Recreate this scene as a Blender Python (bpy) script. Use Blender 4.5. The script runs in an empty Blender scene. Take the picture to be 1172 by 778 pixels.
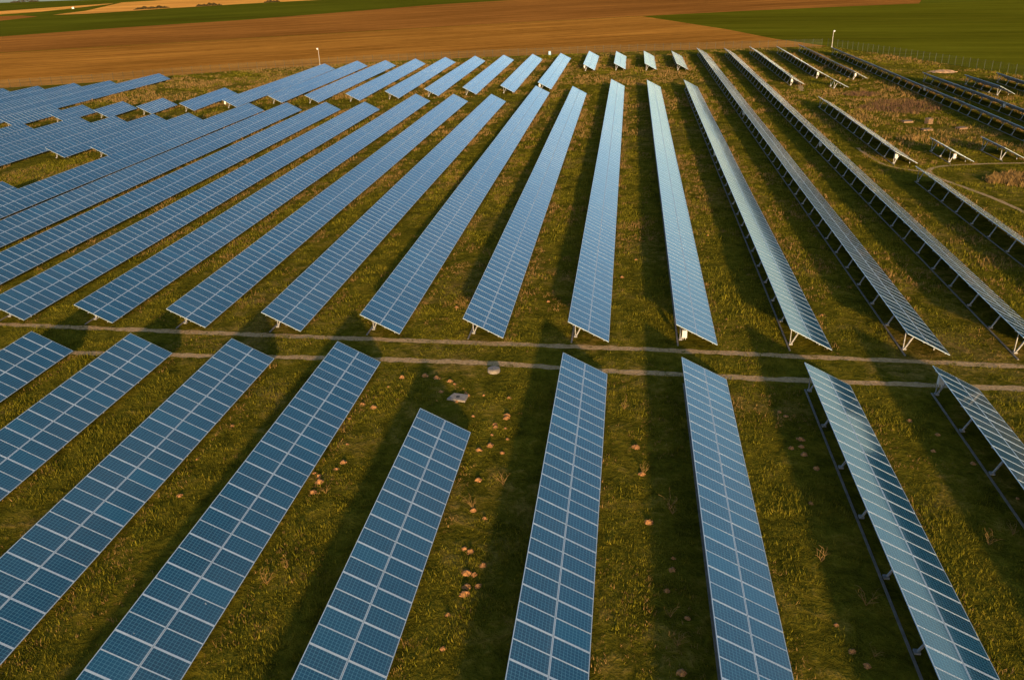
import bpy, math, random
import numpy as np
from mathutils import Vector, Matrix

random.seed(7)
rng = np.random.default_rng(11)
S = bpy.context.scene
COL = S.collection
rad = math.radians

# ------------------------------------------------------------------ camera
CAM_H = 25.41
cd = bpy.data.cameras.new('camera')
cam = bpy.data.objects.new('camera', cd)
COL.objects.link(cam)
r_ = Vector((0.99051533, 0.13304824, -0.03431535))
u_ = Vector((-0.02491935, 0.41955011, 0.90739006))
f_ = Vector((-0.13512366, 0.89792865, -0.41888629))
M3 = Matrix((r_, u_, -f_)).transposed()
cam.matrix_world = Matrix.Translation((0, 0, CAM_H)) @ M3.to_4x4()
cd.sensor_fit = 'HORIZONTAL'
cd.sensor_width = 36.0
cd.lens = 930.0 / 1172 * 36.0
cd.clip_start = 0.3
cd.clip_end = 9000
S.camera = cam

# ------------------------------------------------------------------ light
SUN_EL = rad(10.0)
TRAVEL = Vector((-0.218, 0.976, 0)).normalized()
SUN_AZ = math.atan2(-TRAVEL.x, -TRAVEL.y)      # clockwise from +Y
w = bpy.data.worlds.new('World')
S.world = w
w.use_nodes = True
nt = w.node_tree
bg = nt.nodes['Background']
sky = nt.nodes.new('ShaderNodeTexSky')
sky.sky_type = 'NISHITA'
sky.sun_disc = False
sky.sun_elevation = SUN_EL
sky.sun_rotation = SUN_AZ
sky.air_density = 0.9
sky.dust_density = 1.6
sky.ozone_density = 2.0
nt.links.new(sky.outputs[0], bg.inputs[0])
bg.inputs[1].default_value = 0.15
ld = bpy.data.lights.new('sun', 'SUN')
ld.energy = 4.6
ld.angle = rad(1.8)
ld.color = (1.0, 0.66, 0.32)
sun = bpy.data.objects.new('sun', ld)
COL.objects.link(sun)
sd = (TRAVEL * math.cos(SUN_EL) + Vector((0, 0, -math.sin(SUN_EL))))
sun.rotation_euler = sd.to_track_quat('-Z', 'Y').to_euler()
sun.location = (20, -60, 60)
S.view_settings.view_transform = 'Standard'
S.view_settings.look = 'None'
S.view_settings.exposure = 1.03
S.view_settings.gamma = 1.0
S.view_settings.use_curve_mapping = False

# ------------------------------------------------------------------ helpers
def link(o, parent=None):
    COL.objects.link(o)
    if parent is not None:
        o.parent = parent
    return o

def tag(o, label=None, cat=None, group=None, kind=None):
    if label: o['label'] = label
    if cat: o['category'] = cat
    if group: o['group'] = group
    if kind: o['kind'] = kind
    return o

def empty(name, loc, rz=0.0):
    o = bpy.data.objects.new(name, None)
    o.empty_display_size = 0.5
    o.location = loc
    o.rotation_euler = (0, 0, rz)
    return link(o)

class MB:
    """collects polygons; builds ONE mesh object"""
    def __init__(s):
        s.v = []; s.f = []; s.m = []
    def poly(s, pts, mi=0):
        n = len(s.v); s.v += [tuple(p) for p in pts]
        s.f.append(list(range(n, n + len(pts)))); s.m.append(mi)
    def hexa(s, c, mi=0):
        """c: 8 corners, bottom 4 (ccw) then top 4"""
        n = len(s.v); s.v += [tuple(p) for p in c]
        for q in ((3, 2, 1, 0), (4, 5, 6, 7), (0, 1, 5, 4), (1, 2, 6, 5), (2, 3, 7, 6), (3, 0, 4, 7)):
            s.f.append([n + i for i in q]); s.m.append(mi)
    def box(s, x0, x1, y0, y1, z0, z1, mi=0):
        s.hexa([(x0, y0, z0), (x1, y0, z0), (x1, y1, z0), (x0, y1, z0),
                (x0, y0, z1), (x1, y0, z1), (x1, y1, z1), (x0, y1, z1)], mi)
    def bar(s, a, b, wx, wy, mi=0):
        """square bar between two points"""
        a = Vector(a); b = Vector(b); d = (b - a).normalized()
        up = Vector((0, 1, 0)) if abs(d.y) < 0.9 else Vector((0, 0, 1))
        p = d.cross(up).normalized(); q = p.cross(d).normalized()
        p = p * wx / 2; q = q * wy / 2
        s.hexa([a - p - q, a + p - q, a + p + q, a - p + q, b - p - q, b + p - q, b + p + q, b - p + q], mi)
    def tube(s, a, b, r0, r1, n=8, mi=0):
        a = Vector(a); b = Vector(b); d = (b - a).normalized()
        up = Vector((0, 1, 0)) if abs(d.y) < 0.9 else Vector((0, 0, 1))
        p = d.cross(up).normalized(); q = p.cross(d).normalized()
        k = len(s.v)
        for c, r in ((a, r0), (b, r1)):
            for i in range(n):
                t = 2 * math.pi * i / n
                s.v.append(tuple(c + p * r * math.cos(t) + q * r * math.sin(t)))
        for i in range(n):
            j = (i + 1) % n
            s.f.append([k + i, k + j, k + n + j, k + n + i]); s.m.append(mi)
        s.f.append([k + i for i in range(n)][::-1]); s.m.append(mi)
        s.f.append([k + n + i for i in range(n)]); s.m.append(mi)
    def mesh(s, name, mats):
        me = bpy.data.meshes.new(name)
        me.from_pydata(s.v, [], s.f)
        for m in (mats if isinstance(mats, (list, tuple)) else [mats]): me.materials.append(m)
        me.polygons.foreach_set('material_index', s.m)
        me.update()
        return me
    def build(s, name, mats, parent=None, smooth=False):
        me = s.mesh(name, mats)
        if smooth: me.polygons.foreach_set('use_smooth', [True] * len(me.polygons))
        return link(bpy.data.objects.new(name, me), parent)

def np_mesh(name, V, F, mats, mi=None, uv=None, tint=None):
    """V (n,3), F (m,k) constant-size faces"""
    me = bpy.data.meshes.new(name)
    V = np.asarray(V, np.float32); F = np.asarray(F, np.int32)
    k = F.shape[1]
    me.vertices.add(len(V)); me.vertices.foreach_set('co', V.ravel())
    me.loops.add(F.size); me.loops.foreach_set('vertex_index', F.ravel())
    me.polygons.add(len(F))
    me.polygons.foreach_set('loop_start', np.arange(0, F.size, k, dtype=np.int32))
    for m in mats: me.materials.append(m)
    if mi is not None: me.polygons.foreach_set('material_index', np.asarray(mi, np.int32))
    if uv is not None:
        l = me.uv_layers.new(name='uv'); l.data.foreach_set('uv', np.asarray(uv, np.float32).ravel())
    if tint is not None:
        at = me.attributes.new('tint', 'FLOAT', 'FACE'); at.data.foreach_set('value', np.asarray(tint, np.float32))
    me.polygons.foreach_set('use_smooth', np.zeros(len(F), bool))
    me.update(calc_edges=True)
    me.validate()
    return me

# ------------------------------------------------------------------ materials
class NT:
    def __init__(s, name):
        s.m = bpy.data.materials.new(name); s.m.use_nodes = True
        s.t = s.m.node_tree; s.b = s.t.nodes['Principled BSDF']
    def n(s, typ, **kw):
        nd = s.t.nodes.new(typ)
        for k, v in kw.items():
            if k == 'inp':
                for i, x in v.items(): s.put(nd.inputs[i], x)
            else: setattr(nd, k, v)
        return nd
    def put(s, sock, x):
        if hasattr(x, 'is_linked') or hasattr(x, 'links'): s.t.links.new(x, sock)
        else: sock.default_value = x
    def math(s, op, a, b=None, c=None):
        nd = s.n('ShaderNodeMath', operation=op); s.put(nd.inputs[0], a)
        if b is not None: s.put(nd.inputs[1], b)
        if c is not None: s.put(nd.inputs[2], c)
        return nd.outputs[0]
    def mix(s, fac, a, b, blend='MIX'):
        nd = s.n('ShaderNodeMix', data_type='RGBA', blend_type=blend)
        s.put(nd.inputs[0], fac); s.put(nd.inputs[6], a); s.put(nd.inputs[7], b)
        return nd.outputs[2]
    def noise(s, vec, scale, detail=4, rough=0.55, dist=0.0):
        nd = s.n('ShaderNodeTexNoise'); s.put(nd.inputs['Vector'], vec)
        nd.inputs['Scale'].default_value = scale; nd.inputs['Detail'].default_value = detail
        nd.inputs['Roughness'].default_value = rough; nd.inputs['Distortion'].default_value = dist
        return nd.outputs[0]
    def ramp(s, fac, stops):
        nd = s.n('ShaderNodeValToRGB'); s.put(nd.inputs[0], fac)
        e = nd.color_ramp.elements
        while len(e) < len(stops): e.new(0.5)
        for x, (p, c) in zip(e, stops):
            x.position = p; x.color = (*c, 1) if len(c) == 3 else c
        return nd.outputs[0]
    def pos(s):
        return s.n('ShaderNodeNewGeometry').outputs['Position']
    def mapping(s, vec, rot=(0, 0, 0), scale=(1, 1, 1)):
        nd = s.n('ShaderNodeMapping'); s.put(nd.inputs['Vector'], vec)
        nd.inputs['Rotation'].default_value = rot; nd.inputs['Scale'].default_value = scale
        return nd.outputs[0]
    def bump(s, h, strength, dist):
        nd = s.n('ShaderNodeBump'); s.put(nd.inputs['Height'], h)
        nd.inputs['Strength'].default_value = strength; nd.inputs['Distance'].default_value = dist
        s.t.links.new(nd.outputs[0], s.b.inputs['Normal'])
    def set(s, **kw):
        names = dict(color='Base Color', rough='Roughness', metal='Metallic', spec='Specular IOR Level', ior='IOR', coat='Coat Weight')
        for k, v in kw.items():
            if k == 'color' and isinstance(v, tuple): v = (*v, 1)
            s.put(s.b.inputs[names[k]], v)
        return s

def c4(r, g, b): return (r, g, b, 1)

def simple(name, col, rough=0.6, metal=0.0, var=0.25, scale=3.0, spec=0.5):
    m = NT(name); n = m.noise(m.pos(), scale, 5)
    lo = tuple(c * (1 - var) for c in col); hi = tuple(min(1, c * (1 + var)) for c in col)
    m.set(color=m.ramp(n, [(0.3, lo), (0.7, hi)]), rough=rough, metal=metal, spec=spec)
    return m.m

# glass with 6 x 10 polycrystalline cells
def cell_material():
    m = NT('solar_cells')
    uv = m.n('ShaderNodeUVMap').outputs[0]
    sep = m.n('ShaderNodeSeparateXYZ'); m.put(sep.inputs[0], uv)
    def line(x, n, wd):
        fr = m.math('FRACT', m.math('MULTIPLY', x, n))
        d = m.math('ABSOLUTE', m.math('SUBTRACT', fr, 0.5))
        return m.math('GREATER_THAN', d, 0.5 - wd)
    gx = line(sep.outputs[0], 10.0, 0.05)
    gy = line(sep.outputs[1], 6.0, 0.05)
    g = m.math('MAXIMUM', gx, gy)
    p = m.pos()
    at = m.n('ShaderNodeAttribute', attribute_name='tint')
    rnd = m.math('FRACT', m.math('ADD', m.n('ShaderNodeObjectInfo').outputs['Random'], at.outputs['Fac']))
    wn = m.n('ShaderNodeTexWhiteNoise', noise_dimensions='3D')
    fl = m.n('ShaderNodeVectorMath', operation='FLOOR')
    sc = m.n('ShaderNodeVectorMath', operation='MULTIPLY'); m.put(sc.inputs[0], uv); sc.inputs[1].default_value = (10, 6, 1)
    m.put(fl.inputs[0], sc.outputs[0])
    ad = m.n('ShaderNodeVectorMath', operation='ADD'); m.put(ad.inputs[0], fl.outputs[0])
    cz = m.n('ShaderNodeCombineXYZ'); m.put(cz.inputs[2], m.math('MULTIPLY', rnd, 97.0)); m.put(ad.inputs[1], cz.outputs[0])
    m.put(wn.inputs['Vector'], ad.outputs[0])
    base = m.ramp(rnd, [(0.0, (0.0010, 0.026, 0.052)), (0.45, (0.0006, 0.034, 0.070)), (0.75, (0.005, 0.028, 0.052)), (1.0, (0.0008, 0.050, 0.098))])
    base = m.mix(m.math('MULTIPLY', wn.outputs[0], 0.3), base, c4(0.001, 0.052, 0.10))
    col = m.mix(m.math('MULTIPLY', g, 0.62), base, c4(0.07, 0.21, 0.28))
    # a film of dust: patchy, and gathered along the lower frame edge; plus a painted sky sheen
    dirt = m.noise(p, 0.35, 5, 0.6); fine = m.noise(p, 6.0, 5, 0.7)
    low = m.math('POWER', sep.outputs[0], 14.0)
    film = m.math('ADD', m.math('MULTIPLY', m.math('MULTIPLY', dirt, fine), 0.07), m.math('MULTIPLY', m.math('MULTIPLY', low, fine), 0.16))
    wide = m.noise(m.mapping(p, (0, 0, 0), (0.13, 0.022, 0.02)), 1.0, 3, 0.5)
    sheen = m.ramp(wide, [(0.40, (0, 0, 0)), (0.66, (1, 1, 1))])  # broad pale patches along rows: reflected-sky sheen put into the colour
    film = m.math('ADD', film, m.math('MULTIPLY', sheen, 0.07))
    col = m.mix(film, col, c4(0.18, 0.25, 0.29))
    spot = m.math('GREATER_THAN', m.noise(p, 3.1, 2, 0.4), 0.80)
    col = m.mix(m.math('MULTIPLY', spot, 0.5), col, c4(0.55, 0.55, 0.5))
    m.set(color=col, rough=m.math('MULTIPLY_ADD', film, 0.45, 0.085), ior=1.66)
    return m.m

M_CELL = cell_material()
M_FRAME = simple('anodised_frame', (0.34, 0.42, 0.48), 0.45, 0.25, 0.08, 2.0)
M_BACK = simple('backsheet', (0.10, 0.11, 0.13), 0.6, 0, 0.1, 1.0)
M_STEEL = simple('galvanised_steel', (0.235, 0.235, 0.23), 0.5, 0.3, 0.35, 5.0)
M_RAIL = simple('weathered_rail', (0.12, 0.105, 0.085), 0.75, 0.0, 0.3, 3.0)
M_BOX = simple('inverter_casing', (0.50, 0.48, 0.44), 0.45, 0, 0.08, 4.0)
M_CONC = simple('concrete', (0.17, 0.145, 0.115), 0.9, 0, 0.3, 6.0)
M_DARK = simple('dark_hole', (0.02, 0.018, 0.015), 0.9, 0, 0.3, 6.0)
M_SOIL = simple('loose_soil', (0.25, 0.120, 0.042), 0.95, 0, 0.45, 9.0, spec=0.2)
M_POST = simple('fence_paint', (0.016, 0.026, 0.014), 0.6, 0, 0.2, 3.0)
M_WIRE = simple('fence_wire', (0.014, 0.030, 0.014), 0.6, 0, 0.2, 3.0)
M_POLE = simple('pole_paint', (0.42, 0.39, 0.34), 0.5, 0.1, 0.1, 3.0)
M_WOOD = simple('raw_timber', (0.16, 0.095, 0.045), 0.8, 0, 0.3, 7.0)
M_BLUE = simple('faded_blue_plastic', (0.28, 0.45, 0.58), 0.5, 0, 0.1, 3.0)
M_WHITE = simple('white_render', (0.60, 0.58, 0.53), 0.8, 0, 0.06, 1.0)
M_ROOF = simple('grey_roof', (0.20, 0.18, 0.17), 0.8, 0, 0.15, 1.0)

def meadow_material():
    m = NT('meadow'); p = m.pos()
    n1 = m.noise(p, 0.06, 5, 0.6, 0.6); n2 = m.noise(p, 0.45, 6, 0.65, 0.4); n3 = m.noise(p, 3.2, 6, 0.7); n4 = m.noise(p, 1.3, 5, 0.7, 0.8)
    g = m.ramp(n2, [(0.28, (0.050, 0.048, 0.005)), (0.5, (0.105, 0.092, 0.008)), (0.72, (0.185, 0.140, 0.014))])
    dry = m.ramp(n3, [(0.35, (0.13, 0.078, 0.024)), (0.65, (0.26, 0.165, 0.055))])
    k = m.math('ADD', m.math('MULTIPLY', n1, 0.5), m.math('ADD', m.math('MULTIPLY', n2, 0.3), m.math('MULTIPLY', n4, 0.3)))
    f = m.ramp(k, [(0.57, (0, 0, 0)), (0.70, (0.75, 0.75, 0.75))])
    col = m.mix(f, g, dry)
    col = m.mix(0.8, col, m.ramp(n4, [(0.32, (0.45, 0.48, 0.45)), (0.66, (1.25, 1.2, 1.1))]), 'MULTIPLY')
    col = m.mix(0.6, col, m.ramp(n3, [(0.3, (0.5, 0.5, 0.5)), (0.7, (1.2, 1.2, 1.2))]), 'MULTIPLY')
    m.set(color=col, rough=0.95, spec=0.0)
    h = m.math('ADD', m.math('MULTIPLY', n2, 0.8), m.math('ADD', m.math('MULTIPLY', n4, 0.8), m.math('MULTIPLY', n3, 0.3)))
    m.bump(h, 1.0, 0.4)
    return m.m

def field_material(name, c0, c1, ang, period, streak=1.0, tram=0):
    m = NT(name); p = m.pos()
    q = m.mapping(p, (0, 0, ang))
    a = m.noise(m.mapping(q, (0, 0, 0), (0.012, period, 1)), 1.0, 5, 0.65)
    b = m.noise(m.mapping(q, (0, 0, 0), (0.05, 0.25, 1)), 0.35, 5, 0.6)
    c = m.noise(m.mapping(q, (0, 0, 0), (0.35, 1.0, 1)), 0.55, 8, 0.78)
    t = m.math('ADD', m.math('MULTIPLY', a, 0.55 * streak), m.math('ADD', m.math('MULTIPLY', b, 0.25), m.math('MULTIPLY', c, 0.36 + 0.55 * (1 - streak))))
    m.set(color=m.ramp(t, [(0.46, c0), (0.70, c1)]), rough=1.0, spec=0.0)
    if tram:
        sp = m.n('ShaderNodeSeparateXYZ'); m.put(sp.inputs[0], q)
        wob = m.math('ADD', m.math('MULTIPLY', sp.outputs[1], 1.0 / tram), m.math('MULTIPLY', m.noise(p, 0.006, 2), 0.6))
        d = m.math('ABSOLUTE', m.math('SUBTRACT', m.math('FRACT', wob), 0.5))
        ln = m.math('LESS_THAN', m.math('ABSOLUTE', m.math('SUBTRACT', d, 1.0 / tram)), 0.45 / tram)
        sok = m.b.inputs['Base Color'].links[0].from_socket
        m.set(color=m.mix(m.math('MULTIPLY', ln, m.math('MULTIPLY', c, 0.9)), sok, c4(c0[0] * 0.75, c0[1] * 0.6, c0[2])))
    patch = m.noise(m.mapping(q, (0, 0, 0), (0.6, 1.4, 1)), 0.010, 4, 0.6)
    sok = m.b.inputs['Base Color'].links[0].from_socket
    m.set(color=m.mix(0.75, sok, m.ramp(patch, [(0.32, (0.62, 0.58, 0.56)), (0.68, (1.18, 1.16, 1.12))]), 'MULTIPLY'))
    m.bump(m.math('ADD', a, c), 0.6, 0.5)
    return m.m

FA = rad(-24)
M_MEADOW = meadow_material()
M_PLOUGH = field_material('ploughed_soil', (0.20, 0.080, 0.011), (0.52, 0.225, 0.034), FA, 0.45)
M_PLOUGH2 = field_material('stubble_soil', (0.17, 0.066, 0.011), (0.40, 0.160, 0.029), FA, 0.30)
M_ORANGE = field_material('straw_stubble', (0.60, 0.25, 0.04), (0.88, 0.40, 0.075), FA, 0.20)
M_DARKSOIL = field_material('dark_tilled_soil', (0.06, 0.03, 0.016), (0.10, 0.05, 0.025), FA, 0.2)
M_CROP = field_material('young_crop', (0.080, 0.080, 0.004), (0.135, 0.128, 0.008), rad(14), 0.25, tram=21)
M_CROP2 = field_material('winter_crop', (0.070, 0.076, 0.005), (0.115, 0.115, 0.008), FA, 0.2, tram=24)
def track_material(name, t):
    m = NT(name); p = m.pos()
    n = m.noise(p, 1.1, 6, 0.75); n2 = m.noise(p, 4.5, 5, 0.7)
    sand = m.ramp(n2, [(0.3, (0.22, 0.14, 0.06)), (0.7, (0.44, 0.30, 0.15))])
    grs = m.ramp(n2, [(0.3, (0.055, 0.05, 0.006)), (0.7, (0.12, 0.10, 0.012))])
    m.set(color=m.mix(m.ramp(n, [(t, (0, 0, 0)), (t + 0.09, (1, 1, 1))]), sand, grs), rough=1.0, spec=0.0)
    m.bump(m.math('ADD', n, n2), 0.8, 0.12)
    return m.m
M_TRACK = track_material('sandy_track', 0.55)
M_PATH = track_material('sandy_footpath', 0.60)

def blade_material(name, c0, c1, c2):
    m = NT(name); p = m.pos()
    n = m.noise(p, 0.9, 4, 0.7); n2 = m.noise(p, 5.0, 3)
    t = m.math('ADD', m.math('MULTIPLY', n, 0.5), m.math('MULTIPLY', n2, 0.5))
    m.set(color=m.ramp(t, [(0.35, c0), (0.5, c1), (0.66, c2)]), rough=0.9, spec=0.0)
    return m.m
M_GRASS = blade_material('grass_blades', (0.050, 0.052, 0.005), (0.105, 0.098, 0.008), (0.190, 0.150, 0.018))
M_DRY = blade_material('dry_blades', (0.10, 0.062, 0.020), (0.17, 0.105, 0.036), (0.25, 0.16, 0.06))
M_SHRUB = blade_material('bare_twigs', (0.055, 0.032, 0.018), (0.090, 0.052, 0.030), (0.140, 0.082, 0.040))
M_HEDGE = blade_material('hedge_leaves', (0.030, 0.026, 0.012), (0.05, 0.04, 0.016), (0.075, 0.052, 0.02))

# ------------------------------------------------------------------ the ground
def zf(y):
    t = max(0.0, y - 1160.0)
    return -min(t * t / 5200.0, t * 0.09) if t > 0 else 0.0

def ground_sheet():
    ys = [-160, -40, 60, 300, 700, 1100, 1160, 1190, 1220, 1260, 1320, 1400, 1550, 1800, 2200, 2800]
    xs = np.linspace(-2600, 1800, 12)
    V = [(x, y, zf(y)) for y in ys for x in xs]; nx = len(xs)
    F = [(j * nx + i, j * nx + i + 1, (j + 1) * nx + i + 1, (j + 1) * nx + i) for j in range(len(ys) - 1) for i in range(nx - 1)]
    o = link(bpy.data.objects.new('ground', np_mesh('ground', V, F, [M_CROP2])))
    tag(o, kind='structure')
ground_sheet()

def sheet(name, pts, z, mat):
    b = MB(); b.poly([(x, y, z) for x, y in pts])
    me = b.mesh(name, mat)
    import bmesh
    bm = bmesh.new(); bm.from_mesh(me)
    bmesh.ops.triangulate(bm, faces=bm.faces)
    for f in bm.faces:
        if f.normal.z < 0: f.normal_flip()
    bm.to_mesh(me); bm.free()
    return tag(link(bpy.data.objects.new(name, me)), kind='structure')

FENCE_BACK = [(-167.6, 206.3), (-157.5, 210.1), (-147.1, 214), (-138.4, 219.5), (-129.2, 226.5), (-113.7, 236), (-102.2, 240.4), (-80.1, 249.5),
              (-61.8, 254.6), (-42.1, 258.5), (-25.2, 261), (-4.8, 264), (9.5, 265.6), (25.8, 266.2), (39, 267), (47.2, 267.6), (58.4, 267.4)]
FENCE_RIGHT = [(58.4, 267.4), (63.9, 253.7), (68.8, 239.1), (76.3, 216.5), (80.5, 204.5), (83.8, 194.8), (92, 170), (104, 132)]
sheet('meadow', [(-260, -60), (130, -60), (130, 60), (104, 132)] + FENCE_RIGHT[::-1][1:] + FENCE_BACK[::-1][1:] + [(-200, 196), (-260, 170)], 0.008, M_MEADOW)
G1 = [(-420, 250), (-251.4, 318), (-222.2, 332), (-186.4, 349), (-167.6, 360), (-126.4, 380), (-48.7, 415), (5.1, 437)]
GLOW = [(5.1, 437), (19.3, 394.1), (36.8, 339.9), (47.2, 297.3), (58.4, 267.4)]
GUP = [(5.1, 437), (21.5, 443), (55.9, 455), (116.7, 470), (146.7, 476), (187.5, 482), (330, 500)]
G2 = [(-480, 330), (-350, 396), (-314.7, 440), (-290, 470), (-237.3, 512), (-190.3, 577), (-145.1, 646), (-88.6, 690), (20, 780), (120, 860)]
G3 = [(-640, 430), (-460, 545), (-471, 615), (-470, 660), (-447.8, 680), (-432.3, 705), (-416.5, 742), (-386.4, 768), (-372.3, 790), (-340, 815), (-301.8, 842), (-200, 930)]
sheet('ploughed_field', [(-260, 170), (-200, 196)] + FENCE_BACK + GLOW[::-1] + G1[::-1] , 0.012, M_PLOUGH)
sheet('stubble_field', G1 + GUP[1:3] + [(116.7, 470), (146.7, 476), (175, 560), (150, 700), (120, 860)] + G2[::-1][1:], 0.02, M_PLOUGH2)
sheet('crop_field', GLOW + FENCE_RIGHT[1:] + [(330, 100), (520, 420), (330, 500)] + GUP[::-1][1:-1], 0.016, M_CROP)
sheet('straw_field', [(-484, 680), (-455, 683), (-432.3, 712), (-416.5, 748), (-386.4, 774), (-372.3, 796), (-340, 821), (-301.8, 848), (-200, 936),
                      (-300, 1120), (-520, 1120), (-607, 985), (-500.6, 752)], 0.03, M_ORANGE)
sheet('straw_strip', [(-760, 640), (-640, 812), (-624, 884), (-606, 967.8), (-590, 930), (-575, 865), (-556, 765), (-600, 660)], 0.03, M_ORANGE)
sheet('fallow_field', [(-640, 430), (-462, 548), (-475, 612), (-480, 655), (-520, 690), (-560, 690), (-680, 560)], 0.026, M_PLOUGH2)
sheet('tilled_patch', [(175, 505), (250, 515), (270, 570), (190, 560)], 0.026, M_DARKSOIL)

def ribbon(name, pts, width, z, mat, jit=0.12):
    P = [Vector((x, y, 0)) for x, y in pts]
    Q = []
    for a, b in zip(P[:-1], P[1:]):
        n = max(1, int((b - a).length / 0.6))
        Q += [a.lerp(b, i / n) for i in range(n)]
    Q.append(P[-1])
    sm = Q[:]
    for _ in range(8):
        sm = [sm[0]] + [(sm[i - 1] + sm[i] * 2 + sm[i + 1]) / 4 for i in range(1, len(sm) - 1)] + [sm[-1]]
    V = []; F = []
    for i, q in enumerate(sm):
        t = (sm[min(i + 1, len(sm) - 1)] - sm[max(i - 1, 0)]).normalized(); nrm = Vector((-t.y, t.x, 0))
        wl = width / 2 * (1 + random.uniform(-jit, jit) * 2); wr = width / 2 * (1 + random.uniform(-jit, jit) * 2)
        a = q + nrm * wl; b = q - nrm * wr
        V += [(a.x, a.y, z), (b.x, b.y, z)]
        if i: F.append((2 * i - 1, 2 * i + 1, 2 * i, 2 * i - 2))
    o = link(bpy.data.objects.new(name, np_mesh(name, V, F, [mat])))
    return tag(o, kind='structure')

ribbon('wheel_track', [(-95, 55.5), (-50.8, 55.0), (-27.8, 54.2), (-4, 53.6), (5.4, 53.3), (17.2, 52.7), (26.7, 52.3), (60, 51)], 0.66, 0.016, M_TRACK, 0.16)
ribbon('wheel_track', [(-95, 50.0), (-41, 50.2), (-17, 50.6), (-9.3, 50.5), (-0.7, 49.8), (10.7, 49.3), (18.9, 49.2), (25.3, 49.1), (60, 48)], 0.66, 0.016, M_TRACK, 0.16)
ribbon('grass_verge', [(-420, 250)] + G1[1:], 1.6, 0.03, M_CROP, 0.3)
ribbon('footpath', [(46, 66), (43, 80), (41.4, 89.3), (40.6, 94.5), (38.9, 100.3), (37.6, 104), (37.3, 107.6), (38.6, 110.0), (41.2, 111.0), (46.3, 111.9), (60, 112.5)], 0.55, 0.016, M_PATH)
ribbon('footpath', [(36.1, 197), (36.0, 186), (34.8, 178)], 0.9, 0.016, M_PATH, 0.3)
ribbon('footpath', [(32.4, 122), (32.6, 117), (33.3, 111), (35, 108.6), (37.6, 107.3)], 0.5, 0.02, M_PATH, 0.25)

# ------------------------------------------------------------------ solar tables
TILT = rad(27.4)
CT, ST = math.cos(TILT), math.sin(TILT)
HIGH = 1.9                      # height of the upper edge
MW, MD, MT = 1.65, 1.0, 0.04   # module size up the slope, along the row, thickness

def module_geom(wide):
    """one framed module; local x down the slope, y along the row; 'wide' side has the broader clamp frame"""
    x0, x1, y0, y1 = -MW / 2, MW / 2, -MD / 2, MD / 2
    fa = 0.030
    ya = 0.022 + (0.020 if wide < 0 else 0.0); yb = 0.022 + (0.020 if wide > 0 else 0.0)
    V = [(x0, y0, 0), (x1, y0, 0), (x1, y1, 0), (x0, y1, 0),
         (x0 + fa, y0 + ya, 0), (x1 - fa, y0 + ya, 0), (x1 - fa, y1 - yb, 0), (x0 + fa, y1 - yb, 0),
         (x0 + fa, y0 + ya, -0.002), (x1 - fa, y0 + ya, -0.002), (x1 - fa, y1 - yb, -0.002), (x0 + fa, y1 - yb, -0.002),
         (x0, y0, -MT), (x1, y0, -MT), (x1, y1, -MT), (x0, y1, -MT)]
    F = []; m = []
    for i in range(4):
        j = (i + 1) % 4
        F.append((i, j, 4 + j, 4 + i)); m.append(0)
        F.append((4 + i, 4 + j, 8 + j, 8 + i)); m.append(0)
        F.append((12 + i, 12 + j, j, i)); m.append(0)
    F.append((8, 9, 10, 11)); m.append(1)
    F.append((15, 14, 13, 12)); m.append(2)
    uv = np.zeros((len(F), 4, 2), np.float32)
    uv[-2] = [(0, 0), (1, 0), (1, 1), (0, 1)]
    return np.array(V, np.float32), np.array(F, np.int32), np.array(m, np.int32), uv
GEO = {1: module_geom(1), -1: module_geom(-1)}
PANEL_MATS = [M_FRAME, M_CELL, M_BACK]
PANEL_MESH = {k: np_mesh('solar_panel', g[0], g[1], PANEL_MATS, g[2], g[3]) for k, g in GEO.items()}

def merged_panels(items, name):
    Vs, Fs, Ms, Us = [], [], [], []; off = 0
    for loc, eul, kind in items:
        V, F, m, uv = GEO[kind]
        R = np.array(eul.to_matrix(), np.float32)
        Vs.append(V @ R.T + np.array(loc, np.float32)); Fs.append(F + off); Ms.append(m); Us.append(uv); off += len(V)
    return np_mesh(name, np.concatenate(Vs), np.concatenate(Fs), PANEL_MATS, np.concatenate(Ms), np.concatenate(Us), np.repeat(rng.random(len(items)), len(GEO[1][1])))

from mathutils import Euler
_sup = {}
def support_mesh(end):
    if end in _sup: return _sup[end]
    b = MB()
    under = lambda x: HIGH - x * math.tan(TILT) - 0.055
    # rafter up the slope
    b.bar((0.12, 0, under(0.12) - 0.105), (2.86, 0, under(2.86) - 0.105), 0.09, 0.06)
    b.bar((0.45, 0, 0), (1.02, 0, under(1.02) - 0.13), 0.085, 0.085)          # raking leg
    b.bar((2.42, 0.0, 0), (2.42, 0.0, under(2.42) - 0.14), 0.07, 0.07)        # short low post
    b.box(0.33, 0.57, -0.12, 0.12, 0, 0.10)                                   # foot block
    if end:
        b.bar((0.42, 0.10, 0), (0.42, 0.10, under(0.42) - 0.13), 0.06, 0.06)  # upright post at the row end
    _sup[end] = b.mesh('support_leg', M_STEEL)
    return _sup[end]

def box_mesh():
    b = MB()
    b.box(-0.17, 0.17, -0.12, 0.12, -0.27, 0.27)
    b.box(-0.13, 0.13, -0.135, -0.12, -0.20, 0.10)
    b.box(-0.18, 0.18, -0.14, 0.13, 0.272, 0.29)
    b.tube((-0.08, 0, -0.27), (-0.08, 0, -0.45), 0.02, 0.02, 6)
    b.tube((0.08, 0, -0.27), (0.08, 0, -0.45), 0.02, 0.02, 6)
    return b.mesh('inverter_box', M_BOX)
BOX = box_mesh()

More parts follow.
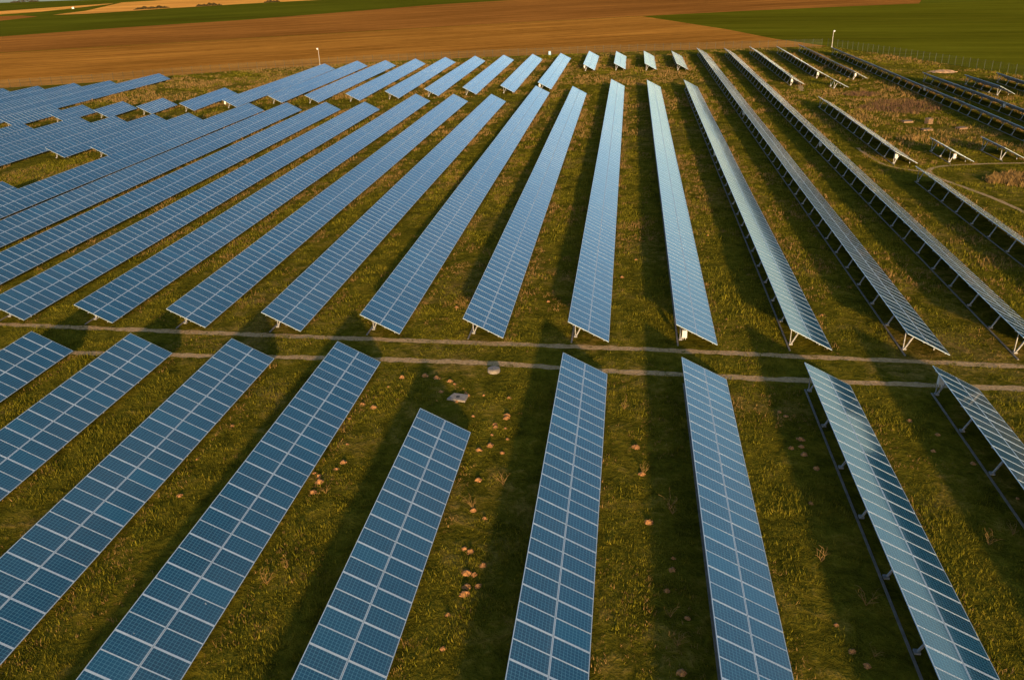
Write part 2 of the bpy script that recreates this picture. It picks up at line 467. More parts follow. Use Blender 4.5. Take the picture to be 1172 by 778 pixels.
def table(u0, v0, u1, v1, label, group, mode, boxes=(), rail=True, legs=True):
    """u0,v0 near upper corner; u1,v1 far upper corner; mode 'each' = single panels as parts, 'array' = one mesh"""
    yaw = -math.atan2(u1 - u0, v1 - v0)
    L = math.hypot(u1 - u0, v1 - v0)
    t = empty('solar_table', (u0, v0, 0), yaw)
    tag(t, label, 'solar panels', group)
    N = max(2, int(L / 1.006)); pitch = L / N
    ph = random.uniform(0, 6); ph2 = random.uniform(0, 6)
    items = []
    for i in range(N):
        k = 1 if i % 2 == 0 else -1
        wob = 0.35 * math.sin(i * 0.11 + ph) + 0.25 * math.sin(i * 0.37 + ph2)
        for r in (0, 1):
            s = MW / 2 + r * (MW + 0.02)
            e = Euler((rad(random.gauss(0, 0.04)), TILT + rad(wob * 0.5 + random.gauss(0, 0.05)), 0), 'XYZ')
            items.append(((s * CT, (i + 0.5) * pitch, HIGH - s * ST + 0.022 * math.sin(i * 0.12 + ph2) + random.gauss(0, 0.0008)), e, k))
    own = items[:100] if mode == 'each' else []
    rest = items[len(own):]
    for loc, e, k in own:
        o = bpy.data.objects.new('solar_panel', PANEL_MESH[k])
        o.location = loc; o.rotation_euler = e
        link(o, t)
    if rest:
        o = link(bpy.data.objects.new('solar_panels' if own else 'panel_array', merged_panels(rest, 'panel_array')), t)
        if own: o['kind'] = 'stuff'
    for s in (0.42, 1.25, 2.10, 2.92):
        b = MB()
        x = s * CT; z = HIGH - s * ST - 0.075
        b.bar((x, -0.07, z), (x, L + 0.07, z), 0.05, 0.055)
        b.build('purlin', M_STEEL, t)
    if rail:
        b = MB(); b.box(0.16, 0.27, 0.4, L - 0.15, 0.0, 0.06)
        b.build('ground_rail', M_RAIL, t)
    if legs:
        n = max(1, round((L - 1.6) / 4.2))
        step = (L - 1.8) / n
        for i in range(n + 1):
            o = bpy.data.objects.new('support_leg', support_mesh(i == 0 or i == n))
            o.location = (0, 1.5 + i * step, 0)
            link(o, t)
    for bx, by, bz in boxes:
        o = bpy.data.objects.new('inverter_box', BOX); o.location = (bx, by, bz); link(o, t)
    return t

ORD = ['first', 'second', 'third', 'fourth', 'fifth', 'sixth', 'seventh', 'eighth', 'ninth', 'tenth', 'eleventh', 'twelfth', 'thirteenth', 'fourteenth', 'fifteenth', 'sixteenth']
GF, GM, GB = 'solar tables in the foreground block', 'long solar tables in the middle block', 'solar tables in the far block by the fence'

# foreground block (far ends just this side of the wheel tracks)
front = [(-43.6, 49.82, 'foreground solar table cut off by the left frame edge, leftmost before the track'),
         (-35.7, 49.88, 'dark blue foreground solar table, second from left before the wheel tracks'),
         (-27.65, 49.47, 'dark blue foreground solar table, third from left before the wheel tracks'),
         (-19.8, 49.49, 'blue foreground solar table immediately left of the shorter one, reaching the track'),
         (-11.73, 40.6, 'shorter foreground solar table ending well before the track, below the concrete slab'),
         (-3.92, 48.7, 'blue foreground solar table immediately right of the shorter one'),
         (3.82, 48.46, 'blue foreground solar table, third from right before the wheel tracks'),
         (11.45, 48.15, 'foreground solar table second from right, half in dark reflection'),
         (19.13, 48.2, 'dark foreground solar table running out of the right frame edge')]
for i, (u, v, lab) in enumerate(front):
    table(u, 7.0, u, v, lab, GF, 'each', [(0.3, v - 7.0 - 0.9, 1.35)] if i in (6, 8) else ())

# middle block (near ends just beyond the wheel tracks)
main = [(-75.9, 55.2, -75.9, 160.3), (-67.9, 55.2, -67.9, 160.2), (-59.8, 55.2, -59.8, 160.2), (-51.56, 55.1, -51.56, 159.5),
        (-43.63, 54.95, -43.63, 169.4), (-35.51, 54.6, -35.51, 168.4), (-27.54, 54.3, -27.54, 167.5), (-19.68, 54.25, -19.68, 178.6),
        (-11.73, 54.0, -11.73, 176.6), (-3.95, 53.8, -3.95, 186.7), (3.74, 53.75, 3.74, 184.4), (11.48, 53.4, 11.48, 183.6),
        (19.09, 53.05, 18.95, 252.0), (26.28, 52.9, 26.4, 249.6)]
mlab = ['long solar table leaving the left edge, leftmost of three ending at the inner lane',
        'long solar table leaving the left edge, middle of three ending at the inner lane',
        'long solar table leaving the left edge, rightmost of three ending at the inner lane',
        'long solar table with its near low corner just inside the left frame edge',
        'long blue solar table behind the track, leftmost with its whole near end in view',
        'long blue solar table behind the track, second whole near end from the left',
        'long blue solar table behind the track, third whole near end from the left',
        'long blue solar table behind the track, above the third and fourth foreground tables',
        'long pale blue solar table behind the track, straight behind the shorter foreground table',
        'long pale blue solar table behind the track, nearly upright in the picture',
        'long solar table behind the track with a white box under its near end',
        'long solar table behind the track, partly dark on its low side',
        'very long dark striped solar table from the track to the back fence, left of two',
        'very long dark solar table from the track to the back fence, right of two']
for i, (a, b, c, d) in enumerate(main):
    bx = {10: [(0.62, 0.25, 1.05)], 11: [(0.3, 60, 1.25)], 12: [(0.3, 92, 1.25)], 13: [(0.3, 66, 1.25)]}.get(i, ())
    table(a, b, c, d, mlab[i], GM, 'each', bx)
table(34.25, 53, 34.2, 102.6, 'dark solar table on the right whose upper end meets the bend of the footpath', GM, 'each')
table(34.2, 110.7, 33.95, 158.2, 'medium solar table on the right slope with a white box at its near end', GM, 'each', [(0.45, 0.9, 1.1)])
table(41.3, 111.4, 41.2, 119.9, 'tiny solar table above the footpath bend, left one of the short pair', GM, 'each', [(0.6, 0.5, 1.0)])
table(48.1, 112.7, 47.9, 120.3, 'tiny solar table by the right frame edge, right one of the short pair', GM, 'each')

# left-hand rows beyond the frame edge
left = [(-81.6, 54.5, -81.2, 95.6, 'solar table corner at the left frame edge just below the grassy gap'),
        (-83.0, 117.6, -83.2, 149.2, 'solar table whose near end borders the left grassy gap, right of two'),
        (-90.3, 117.0, -90.0, 148.5, 'solar table whose near end borders the left grassy gap, left of two'),
        (-97.2, 104.0, -96.8, 146.6, 'solar table leaving the left edge just above the grassy gap'),
        (-104.3, 104.0, -104.3, 146.4, 'solar table leaving the left edge, second above the grassy gap'),
        (-111.4, 104.0, -111.4, 140.0, 'solar table leaving the left edge below the narrow grass slot'),
        (-120.2, 145.2, -120.2, 161.0, 'short solar table at the left edge directly above the narrow grass slot'),
        (-113.1, 150.1, -113.2, 161.3, 'short solar table with a white end leg, leftmost of three near the left lane'),
        (-106.2, 154.2, -106.6, 165.4, 'short solar table with a white end leg, second near the left lane'),
        (-99.0, 157.8, -99.5, 169.2, 'short solar table with a white end leg, third near the left lane'),
        (-154.5, 140, -154.0, 190.5, 'distant left solar table, lowest stepped end against the brown field'),
        (-146.9, 140, -146.9, 193.8, 'distant left solar table, second stepped end against the brown field'),
        (-140.1, 140, -140.1, 198.5, 'distant left solar table, third stepped end against the brown field'),
        (-132.8, 140, -132.6, 202.2, 'distant left solar table, fourth stepped end against the brown field'),
        (-126.4, 140, -126.4, 215.5, 'distant left solar table reaching farthest right, bordering tall dry grass')]
for a, b, c, d, lab in left:
    table(a, b, c, d, lab, GB if b > 120 else GM, 'array', rail=False)

# far block between the inner lane and the back fence
far = [(-91.5, 161.1, -92.6, 184.3, 'short far solar table, leftmost of the row before the tall dry grass', ()),
       (-84.0, 165.0, -85.2, 231.2, 'far solar table with a white box at its near end beside the tall dry grass', ((0.35, 0.5, 1.25),)),
       (-76.2, 170.2, -77.4, 236.8, 'far pale solar table, fifth from left wing next to the camera pole', ()),
       (-67.9, 169.9, -69.1, 236.9, 'far pale solar table, second to the right of the camera pole', ()),
       (-59.4, 171.5, -60.9, 239.2, 'far pale solar table, third to the right of the camera pole', ()),
       (-51.5, 173.9, -52.7, 241.8, 'far pale solar table, fourth to the right of the camera pole', ()),
       (-43.5, 176.6, -44.3, 243.4, 'far pale solar table, fifth to the right of the camera pole', ()),
       (-35.45, 178.1, -36.1, 244.5, 'far pale solar table, third to the left of the four stubby tables', ()),
       (-27.5, 179.9, -27.8, 245.2, 'far pale solar table, second to the left of the four stubby tables', ()),
       (-19.8, 183.7, -19.7, 245.6, 'far pale solar table immediately left of the four stubby tables', ((0.35, 0.4, 1.2),)),
       (-11.7, 217.0, -11.8, 250.1, 'stubby far solar table by the fence, first of four from the left', ((0.3, 0.4, 1.2),)),
       (-3.95, 217.3, -3.95, 247.8, 'stubby far solar table by the fence, second of four from the left', ()),
       (3.7, 216.0, 3.85, 246.5, 'stubby far solar table by the fence, third of four from the left', ()),
       (11.45, 214.6, 11.5, 244.8, 'stubby far solar table by the fence, fourth of four from the left', ()),
       (33.7, 185.0, 33.7, 253.4, 'far edge-on solar table with white box, first to the right of the longest pair', ((0.45, 0.9, 1.1),)),
       (41.05, 195.4, 41.0, 251.6, 'far edge-on solar table with white box, second to the right of the longest pair', ((0.45, 0.9, 1.1),)),
       (41.4, 179.4, 41.3, 184.2, 'tiny two-leg solar table set at the near end of a far edge-on table', ()),
       (48.2, 192.4, 47.8, 256.2, 'far dark edge-on solar table left of the right-hand camera pole', ((0.5, 0.5, 1.1),)),
       (55.9, 112.0, 54.6, 245.4, 'long dark edge-on solar table starting at the right-hand camera pole', ((0.3, 57, 1.3),)),
       (62.3, 112.0, 61.2, 189.1, 'dark edge-on solar table below the sandy heap on the far right', ((0.3, 37, 1.3),)),
       (68.1, 167.0, 67.7, 183.8, 'short edge-on solar table near the green fence with bright end beam', ()),
       (74.0, 112.0, 74.6, 186.0, 'edge-on solar table cut by the right frame edge near the green fence', ())]
for a, b, c, d, lab, bx in far:
    table(a, b, c, d, lab, GB, 'array', bx, rail=(a > 15))

# ------------------------------------------------------------------ fences
def resample(pts, step):
    out = []; carry = 0.0
    for (ax, ay), (bx, by) in zip(pts[:-1], pts[1:]):
        L = math.hypot(bx - ax, by - ay); d = carry
        while d < L:
            t = d / L; out.append((ax + (bx - ax) * t, ay + (by - ay) * t)); d += step
        carry = d - L
    return out

def fence(pts, step, label, h=2.05):
    t = empty('wire_fence', (pts[0][0], pts[0][1], 0))
    tag(t, label, 'fence')
    ox, oy = pts[0]
    posts = resample(pts, step)
    for x, y in posts[:100]:
        b = MB(); b.tube((x - ox, y - oy, 0), (x - ox, y - oy, h + 0.1), 0.04, 0.04, 6)
        b.tube((x - ox, y - oy, h + 0.1), (x - ox, y - oy, h + 0.13), 0.05, 0.03, 6)
        b.build('fence_post', M_POST, t)
    V = []; F = []
    def quad(a, b, c, d):
        n = len(V); V.extend([a, b, c, d]); F.append((n, n + 1, n + 2, n + 3))
    for (ax, ay), (bx, by) in zip(posts[:-1], posts[1:]):
        ax -= ox; bx -= ox; ay -= oy; by -= oy
        for k in range(9):
            z = 0.08 + k * (h - 0.1) / 8
            quad((ax, ay, z), (bx, by, z), (bx, by, z + 0.012), (ax, ay, z + 0.012))
        L = math.hypot(bx - ax, by - ay); n = int(L / 0.12); dx, dy = (bx - ax) / L * 0.009, (by - ay) / L * 0.009
        for k in range(n):
            x = ax + (bx - ax) * k / n; y = ay + (by - ay) * k / n
            quad((x, y, 0.05), (x + dx, y + dy, 0.05), (x + dx, y + dy, h), (x, y, h))
    link(bpy.data.objects.new('wire_mesh', np_mesh('wire_mesh', V, F, [M_WIRE])), t)
fence(FENCE_BACK, 2.6, 'wire mesh fence along the ploughed field behind all the far solar tables')
fence(FENCE_RIGHT, 2.4, 'green wire mesh fence along the green crop field on the right')

# ------------------------------------------------------------------ camera poles, drum, hut
def cctv(x, y, h, label, side):
    t = empty('camera_pole', (x, y, 0)); tag(t, label, 'pole')
    b = MB(); b.tube((0, 0, 0), (0, 0, h), 0.065, 0.05, 10); b.box(-0.2, 0.2, -0.2, 0.2, 0, 0.12); b.build('pole', M_POLE, t)
    b = MB(); b.tube((0, 0, h), (0, 0, h + 0.12), 0.09, 0.09, 8); b.bar((0, 0, h + 0.02), (0.35 * side, -0.15, h + 0.05), 0.06, 0.06); b.build('bracket', M_POLE, t)
    b = MB(); b.box(0.12 * side - 0.18, 0.12 * side + 0.18, -0.48, 0.12, h + 0.13, h + 0.42); b.box(0.12 * side - 0.21, 0.12 * side + 0.21, -0.56, 0.14, h + 0.422, h + 0.46); b.build('camera_housing', M_WHITE, t)
cctv(-92.4, 246.8, 4.3, 'slim white camera pole by the fence left of the far pale tables', -1)
cctv(59.0, 264.5, 4.2, 'slim white camera pole at the fence corner beside the green field', 1)

def drum(x, y):
    t = empty('barrel', (x, y, 0)); tag(t, 'small pale blue barrel standing at the back fence', 'barrel')
    b = MB()
    prof = [(0.36, 0), (0.40, 0.05), (0.40, 0.35), (0.43, 0.38), (0.40, 0.41), (0.40, 0.72), (0.43, 0.75), (0.40, 0.78), (0.39, 1.08), (0.35, 1.12)]
    for (r0, z0), (r1, z1) in zip(prof[:-1], prof[1:]): b.tube((0, 0, z0), (0, 0, z1), r0, r1, 14)
    b.build('drum', M_BLUE, t)
    b = MB(); b.tube((0.18, 0, 1.12), (0.18, 0, 1.17), 0.05, 0.05, 8); b.tube((0, 0, 1.12), (0, 0, 1.13), 0.33, 0.33, 14); b.build('lid', M_WHITE, t)
drum(-24.2, 259.8)

def hut(x, y):
    t = empty('field_hut', (x, y, 0), rad(20)); t.scale = (0.6, 0.6, 0.6); tag(t, 'tiny white hut standing far off in the fields at upper left', 'hut')
    b = MB(); b.box(-1.6, 1.6, -1.2, 1.2, 0, 2.2)
    for s in (-1, 1): b.poly([(s * 1.6, -1.2, 2.2), (s * 1.6, 1.2, 2.2), (s * 1.6, 0, 2.9)])
    b.build('wall', M_WHITE, t)
    b = MB(); b.hexa([(-1.8, -1.4, 2.1), (1.8, -1.4, 2.1), (1.8, 0, 2.92), (-1.8, 0, 2.92), (-1.8, -1.4, 2.2), (1.8, -1.4, 2.2), (1.8, 0, 3.02), (-1.8, 0, 3.02)])
    b.hexa([(-1.8, 0, 2.92), (1.8, 0, 2.92), (1.8, 1.4, 2.1), (-1.8, 1.4, 2.1), (-1.8, 0, 3.02), (1.8, 0, 3.02), (1.8, 1.4, 2.2), (-1.8, 1.4, 2.2)])
    b.build('roof', M_WHITE, t)
    b = MB(); b.box(-0.45, 0.45, -1.24, -1.203, 0, 1.9); b.build('door', M_ROOF, t)
hut(-556, 815)

# ------------------------------------------------------------------ leafy clumps (hedges)
def leaf_cloud(n, sx, sy, sz, leaf, seed):
    g = np.random.default_rng(seed)
    p = g.normal(0, 1, (n, 3)); p /= np.linalg.norm(p, axis=1)[:, None]
    p *= (0.55 + 0.45 * g.random(n) ** 0.5)[:, None]
    lump = 0.75 + 0.35 * np.sin(p[:, 0] * 5 + seed) * np.sin(p[:, 0] * 11 + 2 * seed)
    p = p * np.array([sx, sy, sz]); p[:, 2] = np.abs(p[:, 2]) * lump
    a = g.normal(0, 1, (n, 3)); a /= np.linalg.norm(a, axis=1)[:, None]
    b = np.cross(a, g.normal(0, 1, (n, 3))); b /= np.linalg.norm(b, axis=1)[:, None]
    V = np.stack([p - a * leaf, p + b * leaf * .6, p + a * leaf, p - b * leaf * .6], 1).reshape(-1, 3)
    F = np.arange(4 * n).reshape(n, 4)
    return V, F
def hedge(x, y, length, hgt, rz, label, seed):
    V, F = leaf_cloud(900, length / 2, 2.2, hgt, 0.55, seed)
    o = link(bpy.data.objects.new('hedge', np_mesh('hedge', V, F, [M_HEDGE])))
    o.location = (x, y, zf(y)); o.rotation_euler = (0, 0, rz)
    tag(o, label, 'hedge')
hedge(-433, 748, 32, 2.6, rad(40), 'dark hedge between orange and green fields, leftmost of three', 3)
hedge(-391, 775, 24, 2.8, rad(35), 'dark hedge between orange and green fields, middle of three', 5)
hedge(-347, 818, 16, 2.3, rad(38), 'dark hedge between orange and green fields, rightmost of three', 8)
hedge(-868, 1165, 40, 5.0, rad(20), 'dark clump of trees on the horizon at the upper left corner', 13)

# ------------------------------------------------------------------ small things on the ground
def lump_mesh(name, rx, ry, h, seed, mat, n=10, rings=4):
    g = random.Random(seed); V = [(0, 0, h)]; F = []
    for k in range(1, rings + 1):
        t = k / rings
        for i in range(n):
            a = 2 * math.pi * i / n; j = 1 + g.uniform(-0.22, 0.22)
            V.append((rx * t * j * math.cos(a), ry * t * j * math.sin(a), h * (math.cos(t * math.pi / 2) ** 0.8) * (1 + g.uniform(-0.2, 0.2)) - (0.02 if k == rings else 0)))
    me = bpy.data.meshes.new(name)
    for i in range(n): F.append((0, 1 + i, 1 + (i + 1) % n))
    for k in range(rings - 1):
        for i in range(n):
            a = 1 + k * n + i; b = 1 + k * n + (i + 1) % n
            F.append((a, a + n, b + n, b))
    me.from_pydata(V, [], F); me.materials.append(mat); me.update()
    return me
def molehill_mesh(seed):
    """a heap of loose crumbs: one irregular core, side lumps and clods thrown around it"""
    g = random.Random(100 + seed); V = []; F = []
    def add(cx, cy, r, h, n):
        k = len(V); V.append((cx + g.uniform(-.2, .2) * r, cy + g.uniform(-.2, .2) * r, h))
        for ring, t in ((1, 0.55), (2, 1.0)):
            for i in range(n):
                a = 2 * math.pi * i / n + g.uniform(-.2, .2); q = r * t * g.uniform(0.65, 1.3)
                V.append((cx + q * math.cos(a), cy + q * math.sin(a), h * g.uniform(0.45, 0.95) if ring == 1 else -0.01))
        for i in range(n):
            j = (i + 1) % n
            F.append((k, k + 1 + i, k + 1 + j)); F.append((k + 1 + i, k + 1 + n + i, k + 1 + n + j)); F.append((k + 1 + i, k + 1 + n + j, k + 1 + j))
    add(0, 0, 0.17, 0.15, 9)
    for i in range(g.randint(3, 6)):
        a = g.uniform(0, 6.28); d = g.uniform(0.08, 0.15); add(d * math.cos(a), d * math.sin(a), g.uniform(0.05, 0.11), g.uniform(0.03, 0.08), 6)
    for i in range(12):
        a = g.uniform(0, 6.28); d = g.uniform(0.12, 0.20); add(d * math.cos(a), d * math.sin(a), g.uniform(0.015, 0.04), g.uniform(0.015, 0.035), 5)
    return np_mesh('molehill', V, F, [M_SOIL])
MOLE = [molehill_mesh(s) for s in range(7)]
# seen molehills: world positions
MH = '''-13.4 48.3;-12.5 48.0;-15.5 46.5;-14.9 47.9;-10.1 46.0;-9.9 45.7;-8.9 45.8;-7.2 45.6;-11.5 47.6;-11.1 47.2;-11.8 46.1;-10.5 44.8;-9.1 43.1;-7.0 43.3;
-7.6 42.2;-7.5 41.9;-7.0 43.0;-6.9 41.8;-7.6 41.0;-6.6 40.6;-7.5 39.8;-8.1 39.3;-6.7 39.1;-7.6 36.3;-16.5 44.0;-15.7 43.7;-16.8 42.2;-16.0 39.3;-15.6 37.4;-15.8 36.7;
-16.9 36.2;-16.5 35.9;-16.3 35.4;-17.4 34.6;-16.3 34.4;-7.4 33.6;-6.7 33.0;-7.3 30.6;-7.0 30.4;-6.2 29.5;-6.9 28.9;-6.5 28.8;-6.7 28.0;-6.2 28.1;-6.7 27.5;-7.2 26.2;-7.0 24.3;
1.2 37.6;1.5 33.4;0.9 40.3;2.6 30.8;2.5 30.0;2.2 28.6;3.0 27.0;2.6 24.0;9.6 45.0;9.9 44.5;10.3 41.9;10.2 41.1;9.6 40.9;10.2 40.3;10.6 38.9;9.7 35.7;9.1 27.2;9.4 25.8;9.8 25.1;
17.0 44.5;17.3 41.2;19.0 40.1;20.0 37.0;17.4 29.0;16.9 26.3;18.1 43.0;24.9 43.0;25.2 40.1;-23.9 40.8;-24.3 37.0;-23.5 33.5;-13.6 60.5;-6.2 62.1;7.9 59.2;15.2 60.4;1.0 72.8;8.2 80.5;-0.2 68.1'''
for i, q in enumerate(MH.replace('\n', '').split(';')):
    x, y = map(float, q.split())
    o = bpy.data.objects.new('molehill', MOLE[i % 7])
    o.location = (x, y, 0.006); o.rotation_euler = (0, 0, random.uniform(0, 6)); k = random.choice((0.6, 0.75, 0.85, 0.95, 1.1, 1.3))
    o.scale = (k, k, k * random.uniform(0.8, 1.1))
    link(o); tag(o, 'small orange brown molehill of loose soil in the grass', 'molehill', 'molehills scattered in the grass')

def manhole():
    t = empty('concrete_shaft', (-8.75, 49.25, 0), rad(8)); tag(t, 'round concrete shaft ring with a grey lid beside the wheel track', 'manhole')
    b = MB(); b.tube((0, 0, 0), (0, 0, 0.24), 0.44, 0.42, 18); b.build('ring', M_CONC, t)
    b = MB(); b.tube((0, 0, 0.242), (0, 0, 0.28), 0.36, 0.35, 18); b.tube((0, 0, 0.28), (0, 0, 0.30), 0.05, 0.04, 8); b.build('lid', M_RAIL, t)
    t = empty('concrete_slab', (-10.5, 45.3, 0), rad(-12)); tag(t, 'flat grey concrete slab with a dark round hole in the grass', 'slab')
    b = MB(); b.hexa([(-0.62, -0.42, 0), (0.66, -0.40, 0), (0.55, 0.46, 0), (-0.48, 0.42, 0), (-0.60, -0.40, 0.13), (0.64, -0.38, 0.13), (0.53, 0.44, 0.13), (-0.46, 0.40, 0.13)]); b.build('slab', M_CONC, t)
    b = MB(); b.tube((0, 0, 0.131), (0, 0, 0.136), 0.14, 0.14, 14); b.build('hole', M_DARK, t)
manhole()

def crates():
    t = empty('wooden_crate', (47.6, 140.2, 0), rad(25)); t.scale = (0.85, 0.85, 0.85); tag(t, 'weathered wooden crate on the dry grass among flat boards', 'crate')
    b = MB()
    for k in range(5):
        z = 0.06 + k * 0.19
        b.box(-0.5, 0.5, -0.52, -0.49, z, z + 0.15); b.box(-0.5, 0.5, 0.49, 0.52, z, z + 0.15)
        b.box(-0.53, -0.50, -0.5, 0.5, z, z + 0.15); b.box(0.50, 0.53, -0.5, 0.5, z, z + 0.15)
    for sx in (-1, 1):
        for sy in (-1, 1): b.box(sx * 0.46 - 0.04, sx * 0.46 + 0.04, sy * 0.445 - 0.04, sy * 0.445 + 0.04, 0, 1.0)
    b.box(-0.49, 0.49, -0.48, 0.48, 0.0, 0.05)
    b.build('slats', M_WOOD, t)
    b = MB()
    for k in range(6): b.box(-0.54 + k * 0.182, -0.38 + k * 0.182, -0.54, 0.54, 1.002, 1.03)
    b.build('lid', M_WOOD, t)
    for x, y, rz, lab in ((45.6, 134.6, 0.2, 'flat wooden pallet lying nearest the crate on its near side'),
                          (51.0, 135.6, 0.35, 'flat wooden pallet lying alone to the right of the crate'),
                          (44.8, 141.6, 0.1, 'flat wooden pallet lying to the left of the crate')):
        t = empty('pallet', (x, y, 0), rz); tag(t, lab, 'pallet')
        b = MB()
        for k in range(7): b.box(-0.75 + k * 0.215, -0.75 + k * 0.215 + 0.17, -0.5, 0.5, 0.22, 0.26)
        b.build('deck', M_WOOD, t)
        b = MB()
        for yy in (-0.45, 0, 0.45): b.box(-0.75, 0.75, yy - 0.05, yy + 0.05, 0.0, 0.218)
        b.build('bearer', M_WOOD, t)
crates()
o = link(bpy.data.objects.new('sand_heap', lump_mesh('sand_heap', 3.0, 2.2, 0.45, 21, simple('pale_sand', (0.30, 0.18, 0.085), 0.95, 0, 0.5, 1.2), 22, 7)))
o.location = (70.2, 203.5, 0); tag(o, 'low heap of pale sandy soil beside the green fence', 'heap')

# ------------------------------------------------------------------ vegetation
def blades(cx, cy, hgt, wid, lean, g, per):
    """cx,cy arrays of tuft centres; returns triangles"""
    n = len(cx) * per
    X = np.repeat(cx, per) + g.normal(0, 1, n) * np.repeat(wid, per)
    Y = np.repeat(cy, per) + g.normal(0, 1, n) * np.repeat(wid, per)
    H = np.repeat(hgt, per) * g.uniform(0.5, 1.15, n)
    a = g.uniform(0, 2 * np.pi, n); bw = H * g.uniform(0.06, 0.13, n)
    dx, dy = np.cos(a) * bw, np.sin(a) * bw
    la = g.uniform(0, 2 * np.pi, n); ll = H * lean * g.random(n)
    z0 = np.zeros(n)
    A = np.stack([X - dx, Y - dy, z0], 1); B = np.stack([X + dx, Y + dy, z0], 1)
    C = np.stack([X + np.cos(la) * ll, Y + np.sin(la) * ll, H], 1)
    V = np.stack([A, B, C], 1).reshape(-1, 3)
    return V, np.arange(3 * n).reshape(n, 3)

def vnoise(x, y, s, seed):
    g = np.random.default_rng(seed); T = g.random((128, 128))
    X = x / s + 500; Y = y / s + 500
    i = np.floor(X).astype(int); j = np.floor(Y).astype(int); fx = X - i; fy = Y - j
    fx = fx * fx * (3 - 2 * fx); fy = fy * fy * (3 - 2 * fy)
    t = lambda a, b: T[a % 128, b % 128]
    return (t(i, j) * (1 - fx) + t(i + 1, j) * fx) * (1 - fy) + (t(i, j + 1) * (1 - fx) + t(i + 1, j + 1) * fx) * fy

# inside-the-view sampling of the meadow
def inview(x, y):
    P = np.stack([x, y, np.full_like(x, -CAM_H)], 1)
    a = P @ np.array(r_); b = P @ np.array(u_); c = P @ np.array(f_)
    return (c > 1) & (np.abs(a / c) < 0.72) & (b / c > -0.50) & (b / c < 0.5)

fx_ = np.array([p[0] for p in FENCE_BACK]); fy_ = np.array([p[1] for p in FENCE_BACK])
rx_ = np.array([p[1] for p in FENCE_RIGHT])[::-1]; ry_ = np.array([p[0] for p in FENCE_RIGHT])[::-1]
def insite(x, y):
    return (y < np.interp(x, fx_, fy_) - 0.5) & (x < np.interp(y, rx_, ry_) - 0.3)
ROWS = [(u, 7.0, u, v) for u, v, _ in front] + main + [r[:4] for r in left] + [r[:4] for r in far] + [(34.25, 53, 34.2, 102.6), (34.2, 110.7, 33.95, 158.2), (41.3, 111.4, 41.2, 119.9), (48.1, 112.7, 47.9, 120.3)]
def undertable(x, y, m=0.1):
    k = np.zeros(len(x), bool)
    for a, b, c, d in ROWS:
        uu = a + (c - a) * (y - b) / (d - b)
        k |= (y > b - 0.2) & (y < d + 0.2) & (x > uu - m) & (x < uu + 3.0 + m)
    return k
def ontrack(x, y):
    return (np.abs(y - np.interp(x, [-95, -50, -4, 27, 60], [55.5, 55, 53.6, 52.3, 51])) < 0.27) | (np.abs(y - np.interp(x, [-95, -41, -9, 11, 60], [50, 50.2, 50.5, 49.3, 48])) < 0.27)

def scatter(n, y0, y1, xa, xb):
    y = rng.uniform(y0, y1, n); x = rng.uniform(xa, xb, n)
    k = inview(x, y) & insite(x, y) & ~undertable(x, y) & ~ontrack(x, y)
    return x[k], y[k]

def grass(name, mat, parts):
    Vs = []; Fs = []; off = 0
    for V, F in parts:
        Vs.append(V); Fs.append(F + off); off += len(V)
    o = link(bpy.data.objects.new(name, np_mesh(name, np.concatenate(Vs), np.concatenate(Fs), [mat])))
    tag(o, kind='stuff')
    return o

parts = []
for y0, y1, xa, xb, n, h, per in ((10, 60, -60, 45, 330000, 0.10, 5), (60, 120, -90, 60, 170000, 0.14, 5), (120, 265, -140, 85, 140000, 0.20, 4)):
    x, y = scatter(n, y0, y1, xa, xb)
    d = 0.5 * vnoise(x, y, 5.0, 1) + 0.5 * vnoise(x, y, 1.3, 2)
    k = rng.random(len(x)) < np.clip((d - 0.25) * 2.2, 0.08, 1); x, y, d = x[k], y[k], d[k]
    hh = h * (0.35 + 1.1 * d) * np.clip(rng.lognormal(0, 0.45, len(x)), 0.4, 2.6)
    parts.append(blades(x, y, hh, hh * 0.7, 0.7, rng, per))
tag(grass('grass', M_GRASS, parts), 'short green grass covering the ground between the solar tables', 'grass')

parts = []
for y0, y1, xa, xb, n, h, thr in ((10, 60, -60, 45, 22000, 0.15, 0.62), (60, 120, -90, 60, 36000, 0.25, 0.555), (120, 265, -140, 85, 52000, 0.38, 0.545)):
    x, y = scatter(n, y0, y1, xa, xb)
    d = 0.5 * vnoise(x, y, 9.0, 5) + 0.5 * vnoise(x, y, 2.2, 6)
    lane = ((x > -135) & (x < -70) & (y > 168) & (y < 245)) * 0.16 + ((x > 36) & (x < 55) & (y > 122) & (y < 180)) * 0.17 + ((x > -15) & (x < 17) & (y > 190) & (y < 216)) * 0.12
    d = d + lane
    k = d > thr; x, y, d = x[k], y[k], d[k]
    hh = h * (0.5 + 2.0 * (d - thr + 0.1)) * rng.uniform(0.6, 1.4, len(x))
    parts.append(blades(x, y, hh, hh * 0.45, 0.8, rng, 6))
# worn, weedy strips along the lower edge of each table
for a, b, c, d in ROWS:
    n = int((d - b) * 11)
    y = rng.uniform(b, d, n); x = a + (c - a) * (y - b) / (d - b) + rng.normal(3.25, 0.28, n)
    k = inview(x, y) & insite(x, y) & (vnoise(x, y, 1.7, 21) * 0.6 + vnoise(x, y, 7.0, 22) * 0.4 > 0.52)
    x, y = x[k], y[k]
    if len(x):
        hh = (0.10 + 0.0011 * np.clip(y - 40, 0, 200)) * np.clip(rng.lognormal(0, 0.5, len(x)), 0.3, 2.4)
        parts.append(blades(x, y, hh, hh * 0.6, 0.9, rng, 5))
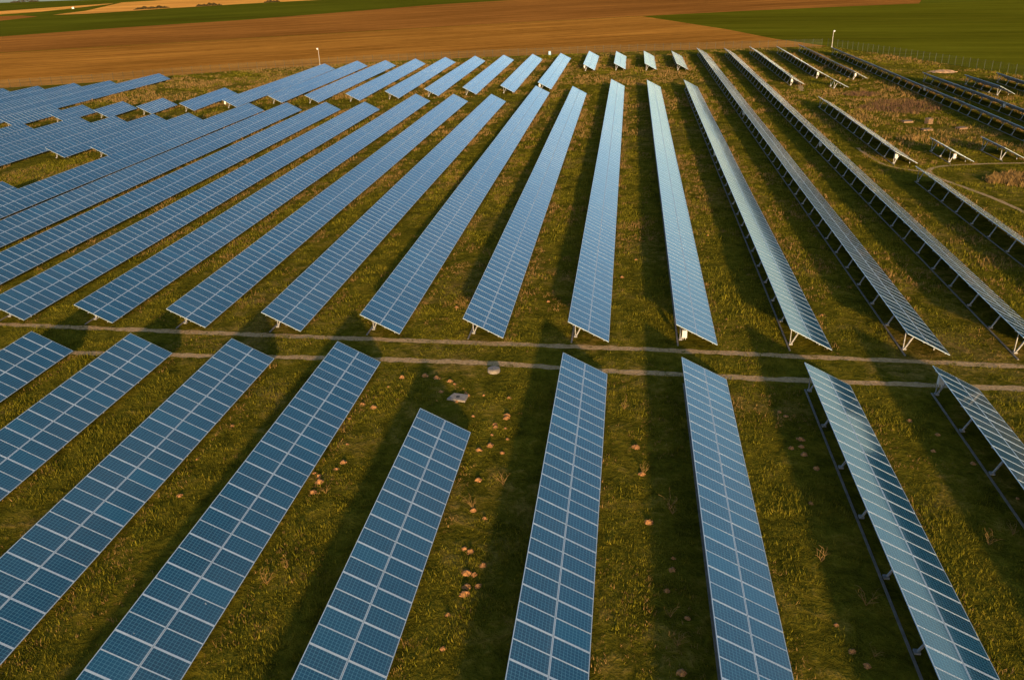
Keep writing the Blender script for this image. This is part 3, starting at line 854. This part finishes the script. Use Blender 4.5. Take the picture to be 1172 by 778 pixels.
# golden reed bank at the right edge
x = rng.uniform(41.5, 56, 2600); y = rng.uniform(98.5, 106.5, 2600)
k = ((x - 49) / 7.0) ** 2 + ((y - 102.5) / 3.4) ** 2 < 1.3 - 0.9 * vnoise(x, y, 1.6, 4) + rng.normal(0, .12, len(x))
hh = 0.62 * rng.uniform(0.6, 1.3, k.sum())
parts.append(blades(x[k], y[k], hh, hh * 0.3, 0.5, rng, 6))
tag(grass('dry_grass', M_DRY, parts), 'tawny dry grass tufts scattered between the solar tables', 'dry grass')

x = rng.uniform(36, 60, 6500); y = rng.uniform(140, 178, 6500)
k = (((x - 48.0) / 7.5) ** 2 + ((y - 157) / 8.5) ** 2 < 1.25 - 1.2 * vnoise(x, y, 3.0, 9) + rng.normal(0, .15, len(x))) | (((x - 45) / 4) ** 2 + ((y - 172) / 3) ** 2 < 0.8)
hh = 0.40 * rng.uniform(0.3, 1.5, k.sum())
tag(grass('scrub', M_SHRUB, [blades(x[k], y[k], hh, hh * 0.5, 0.8, rng, 7)]), 'low purplish brown scrub patch in the right-hand grass', 'scrub')

# single dead weeds that stand out in the foreground
def weed_mesh(seed):
    g = random.Random(seed); b = MB()
    for k in range(9):
        a = g.uniform(0, 6.28); l = g.uniform(0.35, 0.8); p = Vector((0, 0, 0))
        d = Vector((math.cos(a) * 0.5, math.sin(a) * 0.5, 1)).normalized()
        for s in range(3):
            q = p + d * l / 3; b.tube(p, q, 0.014 - 0.003 * s, 0.011 - 0.003 * s, 4); p = q
            d = (d + Vector((g.uniform(-.5, .5), g.uniform(-.5, .5), -0.1))).normalized()
            if s: b.tube(p, p + (d + Vector((g.uniform(-1, 1), g.uniform(-1, 1), 0))).normalized() * l * 0.25, 0.009, 0.004, 4)
    return b.mesh('dead_weed', M_DRY)
WEED = [weed_mesh(s) for s in range(4)]
for i, (x, y) in enumerate([(0.2, 44.6), (1.3, 37.6), (2.6, 34.6), (2.7, 34.2), (2.3, 27.0), (2.5, 25.4), (-15.6, 34.4), (-15.4, 28.4), (-7.5, 33.8), (10.2, 25.6), (10.6, 28.5), (9.3, 31.2), (18.6, 34.0), (18.8, 27.6), (17.2, 33.1), (-15.9, 27.3), (9.9, 23.0), (-6.2, 36.0)]):
    o = bpy.data.objects.new('dead_weed', WEED[i % 4]); o.location = (x, y, 0); o.rotation_euler = (0, 0, i * 1.3)
    k = random.uniform(0.7, 1.2); o.scale = (k, k, k); link(o)
    tag(o, 'thin dry dead weed standing in the foreground grass', 'weed', 'dead weeds in the foreground grass')
